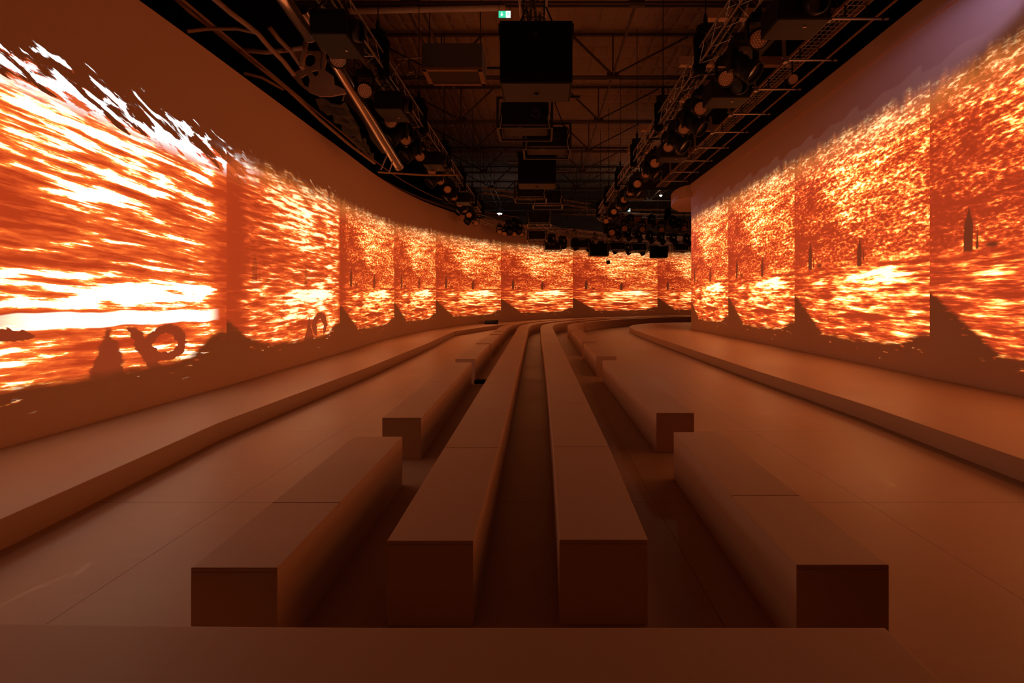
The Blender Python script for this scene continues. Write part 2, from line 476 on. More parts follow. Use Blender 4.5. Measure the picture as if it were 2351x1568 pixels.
# ------------------------------------------------------------------ platforms (runway risers along the walls)
PL = [(-3.52, -4.5), (-3.54, 3.14), (-3.76, 5.6), (-3.66, 10.3), (-3.72, 16), (-3.92, 21.8), (-2.5, 26.8), (-1.0, 30.6), (1.4, 34.4), (4.4, 37.3), (8, 39.4), (12.5, 40.9), (20, 41.8)]
inner = [p for p in LW if p.y > -4.6]
poly = [Vector(p) for p in PL]+[p+Vector((.01, 0)) for p in inner[::-1]]
b = MB(); b.prism(poly, 0, .21)
M_plat = M_bench
b.build('runway_platform', M_plat, bevel=.004)
tag(bpy.data.objects['runway_platform'], 'low beige runway platform running along the left wall and round the back', 'platform')
PR = [(4.34, -4.5), (4.36, 4.3), (4.45, 6.5), (4.38, 10), (4.38, 13.4), (4.42, 19), (4.5, 22.5)]
PR += [tuple(p) for p in crom([(4.58, 24), (4.78, 25.6), (5.25, 27.1), (6.1, 28.5), (7.6, 29.8), (9.6, 30.5), (14, 31.4)], .3)]
poly = [Vector(p) for p in PR]+[Vector((14, 24.3)), Vector((7.6, 23.9)), Vector((7.3, 23.5)), Vector((7.25, 12)), Vector((7.15, 8)), Vector((7.15, -4.5))]
b = MB(); b.prism(poly[::-1], 0, .21)
o = b.build('runway_platform', M_plat, bevel=.004)
tag(o, 'low beige runway platform with rounded far end along the right wall', 'platform')

# ------------------------------------------------------------------ benches
HB = .43
REF = crom([(1.64, 1.0), (1.64, 2.0), (1.64, 8), (1.64, 14), (1.64, 18), (1.64, 21), (1.80, 23.2), (2.42, 25.3), (3.75, 27.9), (5.3, 29.9), (7.4, 31.9),
            (10.7, 34.6), (15, 36.8), (20, 38)], .12)
REFS = arcl(REF)
def iy(y):   # index on the reference curve: by y on the straight part
    return min(range(len(REF)), key=lambda i: abs(REF[i].y-y))
def bench(y0, y1, ol, orr, label, cat='bench', group=None, joints=(), g0=0, g1=0):
    """ol/orr: left and right edge offsets (to the left of the reference curve), constants or functions of y"""
    i0, i1 = iy(y0), iy(y1)
    fl = (lambda i: ol(REF[i].y)) if callable(ol) else ol
    fr = (lambda i: orr(REF[i].y)) if callable(orr) else orr
    L = offs(REF, fl)[i0:i1+1]; R = offs(REF, fr)[i0:i1+1]
    if y0 < 21:   # exact start
        L[0] = Vector((L[0].x, y0+g0)); R[0] = Vector((R[0].x, y0+g0))
    if y1 < 21:
        L[-1] = Vector((L[-1].x, y1-g1)); R[-1] = Vector((R[-1].x, y1-g1))
    # thin out straight pieces
    if y1 < 21:
        keep = [k for k in range(len(L)) if k in (0, len(L)-1) or k % 8 == 0]
        L = [L[k] for k in keep]; R = [R[k] for k in keep]
    else:
        keep = [k for k in range(len(L)) if k in (0, len(L)-1) or k % 3 == 0]
        L = [L[k] for k in keep]; R = [R[k] for k in keep]
    cx = (L[0].x+R[0].x)/2; cy = L[0].y; org = (cx, cy, 0)
    e = empty('bench', org, 0, label, cat, group)
    def loc(P): return [p-Vector((cx, cy)) for p in P]
    b = MB(); b.strip(loc(L), loc(R), 0, HB-.02); b.build('plinth', M_bench, e, .003)
    # seat panels, split where the photo shows a seam
    cuts = [0]
    for jy in joints:
        k = min(range(1, len(L)-1), key=lambda q: abs(L[q].y-jy)); 
        if k not in cuts: cuts.append(k)
    cuts.append(len(L)-1)
    cuts = sorted(cuts)
    for a, c in zip(cuts, cuts[1:]):
        l = loc(L[a:c+1]); r = loc(R[a:c+1])
        if a: l[0] = l[0]+Vector((0, .004)); r[0] = r[0]+Vector((0, .004))
        b = MB(); b.strip(l, r, HB-.0195, HB); b.build('seat_panel', M_bench, e, .003)
    return e
# inner left bench (A) and inner right bench (B): continuous rows of sections
def aL_(y): return lerp_tab(y, [(2.4, 2.414), (4, 2.43), (7, 2.455), (11, 2.49), (15, 2.53), (21, 2.60), (30, 2.60)])
def aR_(y): return lerp_tab(y, [(2.4, 1.978), (4, 1.985), (6, 2.005), (8, 2.03), (11, 2.06), (15, 2.09), (21, 2.13), (30, 2.13)])
def bL_(y): return lerp_tab(y, [(2.4, 1.543), (4, 1.532), (7, 1.53), (11, 1.55), (15, 1.60), (21, 1.62), (30, 1.60)])
def bR_(y): return lerp_tab(y, [(2.4, 1.093), (4, 1.07), (11, 1.08), (21, 1.09), (30, 1.09)])
GA = 'sections of the long inner left bench row'; GB = 'sections of the long inner right bench row'
A = [(2.42, 3.95, 'nearest section of the inner left bench row, its square end facing the camera'),
     (3.95, 7.0, 'second section from the camera of the inner left bench row'),
     (7.0, 10.4, 'third section of the inner left bench row, opposite the small black box'),
     (10.4, 14.6, 'fourth section from the camera of the inner left bench row'),
     (14.6, 20.5, 'last straight section of the inner left bench row before the bend'),
     (20.5, 28.0, 'bending section of the inner left bench row where it turns right'),
     (28.0, 37.9, 'far curved section of the inner left bench row under the back wall')]
for y0, y1, lb in A: bench(y0, y1, aL_, aR_, lb, group=GA, g0=.003, g1=.003)
B = [(2.43, 3.98, 'nearest section of the inner right bench row, its square end facing the camera'),
     (3.98, 5.64, 'second section from the camera of the inner right bench row, darker top'),
     (5.64, 10.5, 'third section of the inner right bench row, beyond the widest top seam'),
     (10.5, 12.3, 'short fourth section of the inner right bench row between two close seams'),
     (12.3, 20.5, 'last straight section of the inner right bench row before the bend'),
     (20.5, 28.0, 'bending section of the inner right bench row where it turns right'),
     (28.0, 37.9, 'far curved section of the inner right bench row behind the outer curved bench')]
for y0, y1, lb in B: bench(y0, y1, bL_, bR_, lb, group=GB, g0=.003, g1=.003)
def cR_(y): return lerp_tab(y, [(2.2, 2.836), (4.3, 2.867), (5, 2.869), (9.3, 2.97), (13, 3.02), (19, 3.02), (30, 3.0)])
def cL_(y): return lerp_tab(y, [(2.2, 3.23), (4.3, 3.30), (5, 3.27), (9.3, 3.37), (13, 3.44), (19, 3.42), (30, 3.42)])
GC = 'separate benches of the outer left row'; GD = 'separate benches of the outer right row'
for y0, y1, j, lb in [(2.18, 4.27, (2.86,), 'nearest bench of the outer left row, with a seam across its scuffed top'),
                      (4.95, 9.32, (7.0,), 'second bench of the outer left row, just beyond the nearest one'),
                      (9.85, 13.1, (), 'third bench of the outer left row, standing beside the small black box'),
                      (13.4, 16.55, (), 'fourth bench from the camera in the outer left row'),
                      (16.9, 18.3, (), 'shortest bench of the outer left row, before the bending one'),
                      (18.6, 27.5, (), 'far bending bench that closes the outer left row')]:
    bench(y0, y1, cL_, cR_, lb, group=GC, joints=j)
def dL_(y): return lerp_tab(y, [(2.2, .462), (4.4, .41), (5.2, .388), (9.6, .385), (10.3, .434), (19, .40), (24, .42), (40, .42)])
def dR_(y): return lerp_tab(y, [(2.2, .035), (4.4, 0), (5.2, -.02), (9.6, 0), (10.3, 0), (19, 0), (24, 0), (40, 0)])
for y0, y1, j, lb in [(2.204, 4.414, (2.95,), 'nearest bench of the outer right row, with a seam across its top'),
                      (5.16, 9.63, (), 'second bench of the outer right row, its square end lit orange'),
                      (10.3, 13.35, (), 'third bench from the camera in the outer right row'),
                      (13.98, 19.1, (), 'fourth bench from the camera in the outer right row'),
                      (19.5, 24.95, (), 'short bending bench of the outer right row beside the curved back bench'),
                      (25.5, 37.2, (), 'long curved bench at the back that sweeps off behind the right wall')]:
    bench(y0, y1, dL_, dR_, lb, group=GD, joints=j)
# cross bench right in front of the camera
b = MB(); b.prism([(-3.2, 1.36), (1.22, 1.30), (1.28, 1.30), (1.283, 1.783), (-.6, 1.783), (-1.6, 1.795), (-3.2, 1.83)], 0, HB)
tag(b.build('bench', M_bench, bevel=.004), 'wide bench lying crosswise in front of the camera at the bottom edge', 'bench')

# small things on the floor
e = empty('floor_box', (-1.12, 9.45, 0), 0, 'small black box on the floor beside the third outer left bench', 'box')
b = MB(); b.box((0, 0, .035), (.34, .16, .07)); b.build('housing', M_black, e, .006)
b = MB(); b.box((0, 0, .074), (.26, .1, .006)); b.build('lid', M_black, e)
e = empty('stage_monitor', (-2.9, 28.4, .21), .15, 'black wedge floor monitor on the far left platform below the wall', 'speaker')
b = MB(); b.prism([(-.4, -.25), (.4, -.25), (.4, .25), (-.4, .25)], 0, .06); b.build('base', M_black, e)
b = MB(); b.add([(-.4,-.22,.06),(.4,-.22,.06),(.4,.25,.06),(-.4,.25,.06),(-.36,.0,.20),(.44,.0,.24),(.44,.22,.24),(-.36,.22,.20)],
                [(0,3,2,1),(4,5,6,7),(0,1,5,4),(1,2,6,5),(2,3,7,6),(3,0,4,7)]); b.build('wedge_cabinet', M_black, e)

# ------------------------------------------------------------------ roof steel
def roof_truss(y, label):
    e = empty('roof_truss', (0, y, 11.1), 0, label, 'roof truss', 'steel roof trusses')
    for dy in (-.09, .09):
        b = MB(); b.box((5, dy, 0), (56, .05, .09)); b.build('lower_chord', M_steel, e)
    b = MB(); b.box((5, 0, 1.82), (56, .12, .12)); b.build('upper_chord', M_steel, e)
    for nx_ in (-18.8, -11.5, -4.2, 3.1, 10.4, 17.7, 25.0):
        s = -1 if nx_ < 0 else 1
        if nx_ in (-18.8, 25.0) and y > 50: continue
        b = MB(); b.box((nx_, 0, .08), (.5, .1, .3)); b.build('gusset', M_steel, e)
        b = MB()
        b.tube((nx_, 0, .1), (nx_-s*1.75, 0, 1.8), .055, 6); b.build('diagonal', M_steel, e)
        b = MB(); b.tube((nx_, 0, .1), (nx_+s*3.2, 0, 1.75), .04, 6); b.build('diagonal', M_steel, e)
        b = MB(); b.tube((nx_, 0, .1), (nx_, 0, 1.8), .035, 6); b.build('upright', M_steel, e)
        b = MB(); b.tube((nx_-s*3.6, 0, 0), (nx_-s*3.6, 0, 1.8), .03, 6); b.build('upright', M_steel, e)
    return e
ords = ['first', 'second', 'third', 'fourth', 'fifth', 'sixth', 'seventh', 'eighth', 'ninth', 'tenth', 'eleventh', 'twelfth', 'thirteenth', 'fourteenth', 'fifteenth', 'sixteenth', 'seventeenth', 'eighteenth', 'nineteenth', 'twentieth']
for k in range(8):
    y = 15.33+TRS*k
    roof_truss(y, '%s steel roof truss from the camera, spanning the hall under the quilted lining' % ords[k])
for k, (x, z, lb) in enumerate([(-4.35, 11.2, 'left one of the long steel purlins running away under the roof'),
                  (-3.9, 11.25, 'second long steel purlin from the left, close beside the leftmost one'),
                  (3.1, 11.22, 'long steel purlin running away right of the hanging black boxes'),
                  (-11.5, 11.22, 'outermost left steel purlin above the left wall'),
                  (10.4, 11.22, 'outermost right steel purlin above the right wall')]):
    b = MB(); b.box((x, 35, z), (.07, 42, .1)); tag(b.build('roof_purlin', M_steel), lb, 'purlin', 'roof purlins')
# light galvanised pipe at the very top of the frame
b = MB(); b.tube(W(760, 27, 15.3), W(1160, 18, 15.3), .085, 10)
tag(b.build('galvanised_pipe', plain('pale galvanised pipe', (.85, .78, .76), .6)), 'pale horizontal pipe under the roof left of the exit sign', 'pipe')

# unit heater under the roof
e = empty('unit_heater', (-2.84, 16.0, 9.10), 0, 'grey box-shaped heater hung under the roof left of centre', 'heater')
b = MB(); b.box((0, 0, .42), (1.95, 1.15, .78)); b.build('casing', M_grey, e, .01)
b = MB()
for s in (-1, 1): b.box((s*.9, 0, -.01), (.14, 1.15, .08)); b.box((0, s*.52, -.01), (1.95, .12, .08))
b.build('bottom_frame', M_brown, e)
b = MB(); b.box((0, 0, 0), (1.66, .92, .03)); b.build('louvre', M_under, e)
for s in (-1, 1):
    b = MB(); b.tube((s*.85, 0, .8), (s*.85, 0, 3.9), .02, 6); b.build('hanger_rod', M_steel, e)
b = MB()
for (r0, cx, cz, ph) in ((.38, -1.65, -.05, 0), (.22, -1.55, .3, 1)):
    b.path([(cx+r0*math.cos(t*.3+ph), -.1, cz+r0*1.3*math.sin(t*.3+ph)) for t in range(17)], .025, 6)
b.tube((-1.9, -.1, .55), (-.9, -.1, .6), .03); b.tube((-1.5, -.1, .5), (-1.45, -.1, .1), .06)
b.build('feed_pipe', M_alu, e)

# exit signs
def exit_mats():
    out = []
    for nm, col, st in (('lit green sign', (.05, .55, .30), 1.2), ('lit white symbol', (.75, 1, .9), 1.6)):
        m, p = newmat(nm); p.inputs['Base Color'].default_value = tuple(col)+(1,)
        n = noise(objco(), 3, 2); put(mixc([c*.92 for c in col], col, n), p.inputs['Emission Color']); p.inputs['Emission Strength'].default_value = st; out.append(m)
    return out
M_green, M_white = exit_mats()
def exit_sign(p, wd, label, rod, s=1):
    e = empty('exit_sign', p, 0, label, 'exit sign')
    h = wd*.62
    b = MB(); b.box((0, .03, 0), (wd, .05, h)); b.build('housing', M_grey, e)
    b = MB(); b.box((-wd*.19, 0, 0), (wd*.56, .012, h*.84)); b.build('green_panel', M_green, e)
    b = MB(); b.box((wd*.29, 0, 0), (wd*.36, .012, h*.84)); b.build('door_panel', M_white, e)
    # arrow pointing down
    b = MB(); x = -wd*.22; t = wd
    b.box((x, -.008, .05*t), (.07*t, .006, .22*t))
    b.add([(x-.12*t, -.011, .0), (x, -.011, -.17*t), (x+.12*t, -.011, .0), (x, -.011, -.05*t)], [(0, 1, 2, 3)])
    b.build('arrow', M_white, e)
    # running figure in the doorway
    b = MB(); x = wd*.29
    b.tube((x+.01*t, -.01, .16*t), (x+.01*t, -.014, .16*t), .035*t, 10)
    for p0, p1 in (((0, .11), (-.03, -.02)), ((-.03, -.02), (.06, -.08)), ((.06, -.08), (.05, -.18)), ((-.03, -.02), (-.08, -.12)), ((-.08, -.12), (-.13, -.13)),
                   ((0, .1), (.09, .03)), ((0, .1), (-.09, .04))):
        b.tube((x+p0[0]*t, -.012, p0[1]*t), (x+p1[0]*t, -.012, p1[1]*t), .018*t, 6)
    b.build('running_figure', M_green, e)
    for sx in (-1, 1):
        b = MB(); b.tube((sx*wd*.45, .03, h/2), (sx*wd*.45, .03, h/2+rod), .008, 5); b.build('hanger_rod', M_steel, e)
    return e
exit_sign(W(1158.5, 33, 13.0), .34, 'lit green exit sign with down arrow and running figure beside the centre truss', 1.1)
exit_sign(W(1441, 482, 47), .55, 'small distant lit exit sign above the right lighting truss end', 3.0)

# far work lights
m_, p_ = newmat('white lamp'); put(mixc((1, .88, .82), (1, .94, .9), noise(objco(), 2, 2)), p_.inputs['Emission Color']); p_.inputs['Emission Strength'].default_value = 14
M_lampw = m_; p_.inputs['Emission Strength'].default_value = 4
for (px, py, d, wx, lb) in ((1147, 490, 46, .55, 'bright cold work light behind the left end of the back wall'),
                            (1517, 448, 42, .26, 'bright round work light high above the back right lighting rig')):
    p = W(px, py, d); e = empty('work_light', p, 0, lb, 'lamp')
    b = MB(); b.lathe([(.01, .12), (wx*.4, .06), (wx*.5, 0)], None, 14); b.build('reflector', M_blackmetal, e)
    b = MB(); b.lathe([(wx*.46, 0), (wx*.42, -.06), (wx*.2, -.12), (.01, -.13)], None, 14); b.build('bulb', M_lampw, e)
    b = MB(); b.tube((0, 0, .1), (0, 0, 12.95-p.z), .015, 5); b.build('drop_rod', M_steel, e)
    l = bpy.data.lights.new('work_light_glow', 'POINT'); l.energy = 40 if px < 1300 else 110; l.color = (1, .76, .72) if px < 1300 else (1, .66, .45); l.shadow_soft_size = .5
    lo = bpy.data.objects.new('work_light_glow', l); C.objects.link(lo); lo.parent = e; lo.location = (0, -.1, -.35)

# ------------------------------------------------------------------ lighting trusses
def lattice(P3, wd, label, group='lighting trusses', mat=M_alu, step=.5, rc=.021, rb=.0085, zlev=None, cables=0, hang=0):
    """box truss following plan points P3 (x, y), centre height zlev"""
    P = [Vector(p) for p in P3]; s = arcl(P); n = max(2, int(s[-1]/step))
    def at(v): return Vector((lerp_tab(v, [(a, q.x) for a, q in zip(s, P)]), lerp_tab(v, [(a, q.y) for a, q in zip(s, P)])))
    Q = [at(s[-1]*k/n) for k in range(n+1)]
    L = offs(Q, wd/2); R = offs(Q, -wd/2); org = Vector((Q[0].x, Q[0].y, zlev))
    e = empty('lighting_truss', org, 0, label, 'truss', group)
    def p3(p, z): return Vector((p.x-org.x, p.y-org.y, z))
    for S_ in (L, R):
        for z in (-wd/2, wd/2):
            b = MB(); b.path([p3(p, z) for p in S_], rc, 6); b.build('chord', mat, e)
    b = MB()
    for k in range(n):
        for S_ in (L, R):
            z0, z1 = (-wd/2, wd/2) if k % 2 else (wd/2, -wd/2)
            b.tube(p3(S_[k], z0), p3(S_[k+1], z1), rb, 5, cap=False)
        for z in (-wd/2, wd/2):
            a, c = (L, R) if k % 2 else (R, L)
            b.tube(p3(a[k], z), p3(c[k+1], z), rb, 5, cap=False)
        if k % 4 == 0:
            for z in (-wd/2, wd/2): b.tube(p3(L[k], z), p3(R[k], z), rb, 5, cap=False)
    b.build('lacing', mat, e)
    if cables:
        cs = []
        for j in range(cables):
            ph = j*1.7; w_ = wd*.34
            b = MB(); b.path([p3(L[k].lerp(R[k], .5+.3*math.sin(k*.35+ph)), w_*math.cos(k*.27+ph*2)) for k in range(0, n+1, 2)], .03, 5); b.build('cable_bundle', M_black, e)
    if hang:
        for k in range(2, n, max(4, int(4/step))):
            b = MB(); m = L[k].lerp(R[k], .5); b.tube(p3(m, wd/2), p3(m, hang-zlev), .012, 5); b.build('hanging_wire', M_steel, e)
    return e
ZT = 6.62
lattice([(-3.42, 3), (-3.42, 26.6)], .32, 'long straight aluminium truss carrying the left row of lamps', zlev=ZT, step=.32, cables=4)
lattice([(3.40, 3), (3.42, 27.2)], .32, 'long straight aluminium truss carrying the right row of lamps', zlev=ZT, step=.32, cables=4)
lattice([(-.12, 4), (-.12, 8.6)], .46, 'central aluminium truss above the biggest hanging black cabinet', zlev=6.95, step=.46, hang=12.9)
lattice([(-.12, 8.65), (-.12, 26)], .40, 'black truss carrying the farther boxes of the centre row', zlev=6.95, step=.5, mat=M_black, cables=4)
cv = crom([(-3.42, 26.6), (-3.0, 27.7), (-2.1, 29.0), (-.9, 30.8), (.9, 33.0), (3.2, 35.0), (6, 36.8), (9.5, 38.2), (15, 39.4)], .5)
lattice(cv, .34, 'curved aluminium truss in front of the back wall', zlev=6.2, step=.4)
cv2 = crom([(3.42, 27.2), (3.9, 28.6), (5, 30), (6.8, 31.6), (9.2, 33.2), (13, 34.6)], .5)
lattice(cv2, .34, 'curved aluminium truss beyond the right lamp row', zlev=6.45, step=.4)
cv3 = crom([(-.12, 26), (.3, 28.6), (1.6, 31), (3.7, 33.2), (6.6, 35.3), (10, 36.9), (14, 38)], .5)
lattice(cv3, .34, 'curved aluminium truss carrying the far row of projectors', zlev=6.0, step=.4)
lattice([(-3.4, 28.2), (3.4, 33)], .3, 'aluminium truss slung across between the left and right lamp rows', zlev=8.1, step=.4, hang=12.9)
lattice([(0.5, 38), (14, 38)], .4, 'straight truss crossing high before the back wall', zlev=8.6, step=.5, hang=12.9)
lattice([(2.0, 42.5), (18, 46.5)], .4, 'farthest straight truss high behind the back wall lamps', zlev=9.4, step=.5, hang=12.9)

# ------------------------------------------------------------------ lamps
def aim(tx, ty, tz):
    return Vector((tx, ty, tz)).to_track_quat('Z', 'Y').to_matrix().to_4x4()
def make_wash(direction, dots=True):
    """LED wash lamp; origin at the clamp on the truss, head .55 below"""
    e = empty('wash_light')
    b = MB(); b.box((0, 0, -.03), (.07, .09, .12)); b.tube((-.05, 0, .0), (.05, 0, .0), .035, 8); b.build('clamp', M_blackmetal, e)
    b = MB(); b.box((0, 0, -.14), (.30, .22, .12)); b.build('base', M_black, e, .015)
    c = Vector((0, 0, -.47))
    b = MB()
    for s in (-1, 1):
        b.box((s*.185, 0, -.34), (.035, .10, .34)); b.tube((s*.20, 0, -.47), (s*.15, 0, -.47), .05, 10)
    b.box((0, 0, -.205), (.40, .12, .03)); b.build('yoke', M_black, e, .006)
    Mx = Matrix.Translation(c) @ aim(*direction)
    b = MB(); b.lathe([(.01, -.17), (.09, -.17), (.125, -.13), (.13, -.10), (.15, -.08), (.15, -.02), (.162, 0), (.165, .10), (.155, .115), (.145, .115), (.14, .10)], Mx, 22)
    for k in range(12):
        a = 2*PI*k/12; R_ = Matrix.Rotation(a, 4, 'Z'); b.box((.125, 0, -.12), (.05, .008, .10), Mx @ R_)
    hd = b.build('head', M_black, e)
    b = MB(); b.disc(.145, .095, Mx, 22); b.build('lens_plate', M_lens, hd)
    if dots:
        b = MB(); pts = [(0, 0)]+[(.042*math.cos(a*PI/3), .042*math.sin(a*PI/3)) for a in range(6)]
        pts += [(.083*math.cos(a*PI/6), .083*math.sin(a*PI/6)) for a in range(12)]+[(.122*math.cos(a*PI/9), .122*math.sin(a*PI/9)) for a in range(18)]
        for x, y in pts: b.lathe([(.0125, .0955), (.010, .102), (.001, .105)], Mx @ Matrix.Translation((x, y, 0)), 6)
        b.build('led_lenses', M_dot, hd)
    return e
def make_profile(direction):
    """moving head spot: base, two yoke arms, barrel with dark front lens"""
    e = empty('moving_head')
    b = MB(); b.tube((-.12, 0, .0), (.12, 0, .0), .03, 8); b.box((-.1, 0, -.04), (.05, .07, .08)); b.box((.1, 0, -.04), (.05, .07, .08)); b.build('clamp', M_blackmetal, e)
    b = MB(); b.box((0, 0, -.15), (.42, .36, .16)); b.build('base', M_black, e, .02)
    b = MB()
    for s in (-1, 1): b.box((s*.235, 0, -.45), (.06, .16, .46)); b.tube((s*.26, 0, -.58), (s*.18, 0, -.58), .08, 12)
    b.box((0, 0, -.245), (.52, .18, .05)); b.build('yoke', M_black, e, .012)
    Mx = Matrix.Translation((0, 0, -.58)) @ aim(*direction)
    b = MB(); b.lathe([(.01, -.32), (.13, -.32), (.17, -.26), (.175, -.02), (.15, .02), (.15, .08), (.19, .12), (.20, .30), (.185, .30), (.18, .22)], Mx, 22); hd = b.build('barrel', M_black, e)
    b = MB(); b.disc(.185, .225, Mx, 22); b.build('front_lens', M_glass, hd)
    return e
def make_boxed_projector(sx):
    """video projector in a dark housing, its snoot turned across the room"""
    e = empty('projector')
    b = MB(); b.box((0, 0, -.45), (.80, .58, .38)); b.build('housing', M_black, e, .02)
    b = MB(); b.lathe([(.17, -.02), (.17, .14), (.15, .16), (.14, .10)], Matrix.Translation((sx*.12, -.29, -.42)) @ aim(sx*.1, -1, -.25), 20); hd = b.build('snoot', M_blackmetal, e)
    b = MB(); b.disc(.145, .05, Matrix.Translation((sx*.12, -.29, -.42)) @ aim(sx*.1, -1, -.25), 20); b.build('lens', M_glass, hd)
    b = MB()
    for a in (-1, 1):
        for c in (-1, 1): b.tube((a*.36, c*.3, -.26), (a*.16, c*.16, 0), .018, 6)
    if sx > 0: b.box((-.35, 0, .0), (.7, .05, .05))
    b.box((0, 0, -.25), (.78, .5, .03)); b.build('cradle', M_blackmetal, e)
    b = MB(); b.box((.1, -.1, -.645), (.05, .03, .012)); b.build('status_lamp', M_alu, e)
    b = MB(); b.path([(sx*.38, -.3, -.6), (sx*.46, -.32, -.45), (sx*.45, -.2, -.2), (sx*.3, 0, .05)], .01, 5); b.build('power_cable', M_black, e)
    return e
def place(proto, first, loc, rz, label, cat, group):
    o = proto if first else copy_tree(proto)
    o.location = loc; o.rotation_euler = (0, 0, rz); o['label'] = label; o['category'] = cat; o['group'] = group
    return o
side_lab = {-1: 'left', 1: 'right'}
ZH = ZT-.17
washY = {-1: [8.6, 9.9, 11.6, 12.9, 14.4, 16.0, 17.35, 18.7, 20.1, 21.5, 22.9, 24.3, 25.7, 27.0],
         1: [7.95, 9.35, 10.8, 12.05, 13.5, 15.1, 16.4, 17.8, 19.2, 20.6, 22.0, 23.4, 24.8, 26.2]}
profY = {-1: [12.25, 13.65, 16.7, 19.4, 22.2, 25.0], 1: [8.65, 11.45, 12.78, 15.75, 18.5, 21.3, 24.1]}
boxY = {-1: [7.9, 10.85, 15.15, 20.8], 1: [7.4, 10.15, 14.3, 19.9]}
for s in (-1, 1):
    pr = make_wash((-s*.25, -.80, -.52))
    for i, y in enumerate(washY[s]):
        if i < 1 and s < 0: pass
        place(pr, i == 0, (s*3.62, y, ZH), 0, 'round LED wash lamp, %s from the camera on the %s lamp row' % (ords[i], side_lab[s]), 'stage light', 'LED wash lamps on the %s truss' % side_lab[s])
    pr = make_profile((s*.55, -.45, -.65))
    for i, y in enumerate(profY[s]):
        place(pr, i == 0, (s*3.66, y, ZH), 0, 'dark moving head spotlight, %s from the camera among the %s row wash lamps' % (ords[i], side_lab[s]), 'stage light', 'moving heads on the %s truss' % side_lab[s])
    pr = make_boxed_projector(s)
    for i, y in enumerate(boxY[s]):
        place(pr, i == 0, (3.93 if s > 0 else -3.33, y, ZT-.17), 0 if s > 0 else PI/2, 'boxy black projector with round snoot, %s from the camera on the %s lamp row' % (ords[i], side_lab[s]), 'projector', 'boxy projectors on the %s truss' % side_lab[s])

# chain hoists with hanging chain bags
def make_hoist():
    e = empty('chain_hoist')
    b = MB(); b.box((0, 0, 0), (.26, .22, .20)); b.tube((-.17, 0, .02), (.17, 0, .02), .09, 12); b.build('motor', M_black, e, .01)
    b = MB(); b.path([(0, 0, .10), (0, 0, .2), (0, .0, 4.0)], .012, 5); b.build('chain', M_blackmetal, e)
    b = MB(); b.lathe([(.03, .1), (.05, .2), (.03, .34)], None, 8); b.build('hook', M_blackmetal, e)
    b = MB(); b.lathe([(.10, -.08), (.13, -.14), (.115, -.55), (.13, -.80), (.10, -.86), (.01, -.87)], Matrix.Translation((-.12, 0, 0)), 10); b.build('chain_bag', M_cloth, e)
    b = MB(); b.tube((0, 0, -.1), (0, 0, -.36), .012, 5); b.tube((0, 0, -.34), (-.08, 0, -.46), .012, 5); b.tube((0, 0, -.34), (.08, 0, -.46), .012, 5); b.build('sling', M_blackmetal, e)
    return e
hp = make_hoist(); first = True
for s in (-1, 1):
    for i, y in enumerate([9.85, 13.25, 16.8, 20.3, 23.8, 27.0]):
        o = place(hp, first, (s*3.40, y+(.2 if s < 0 else 0), 7.18), 0 if s > 0 else PI, 'black chain hoist with hanging bag, %s from the camera above the %s lamp row' % (ords[i], side_lab[s]), 'chain hoist', 'chain hoists'); first = False

# centre row of hanging boxes
def make_speaker(wd, dp, ht):
    e = empty('speaker_cabinet')
    b = MB(); b.box((0, 0, ht/2), (wd, dp, ht)); b.build('cabinet', M_black, e, .012)
    b = MB(); b.box((0, -dp/2-.008, ht/2-.01), (wd*.97, .016, ht*.9)); b.build('grille', M_cloth, e, .004)
    b = MB(); b.box((0, 0, -.006), (wd*.94, dp*.94, .012)); b.build('lit_underside', M_under, e)
    b = MB(); b.lathe([(.028, -.02), (.04, -.02), (.04, 0)], Matrix.Translation((0, 0, -.01)), 12); b.box((0, 0, -.015), (.10, .04, .006)); b.build('badge', M_black, e)
    b = MB(); b.box((0, -dp/2-.02, ht*.78), (.07, .008, .07)); b.build('front_badge', M_blackmetal, e)
    for s in (-1, 1):
        b = MB(); b.box((s*(wd/2+.015), 0, ht-.08), (.03, dp*.7, .2)); b.build('side_bracket', M_blackmetal, e)
        b = MB(); b.tube((s*wd*.3, 0, ht), (s*.15, 0, 1.52), .015, 5); b.build('sling', M_blackmetal, e)
    return e
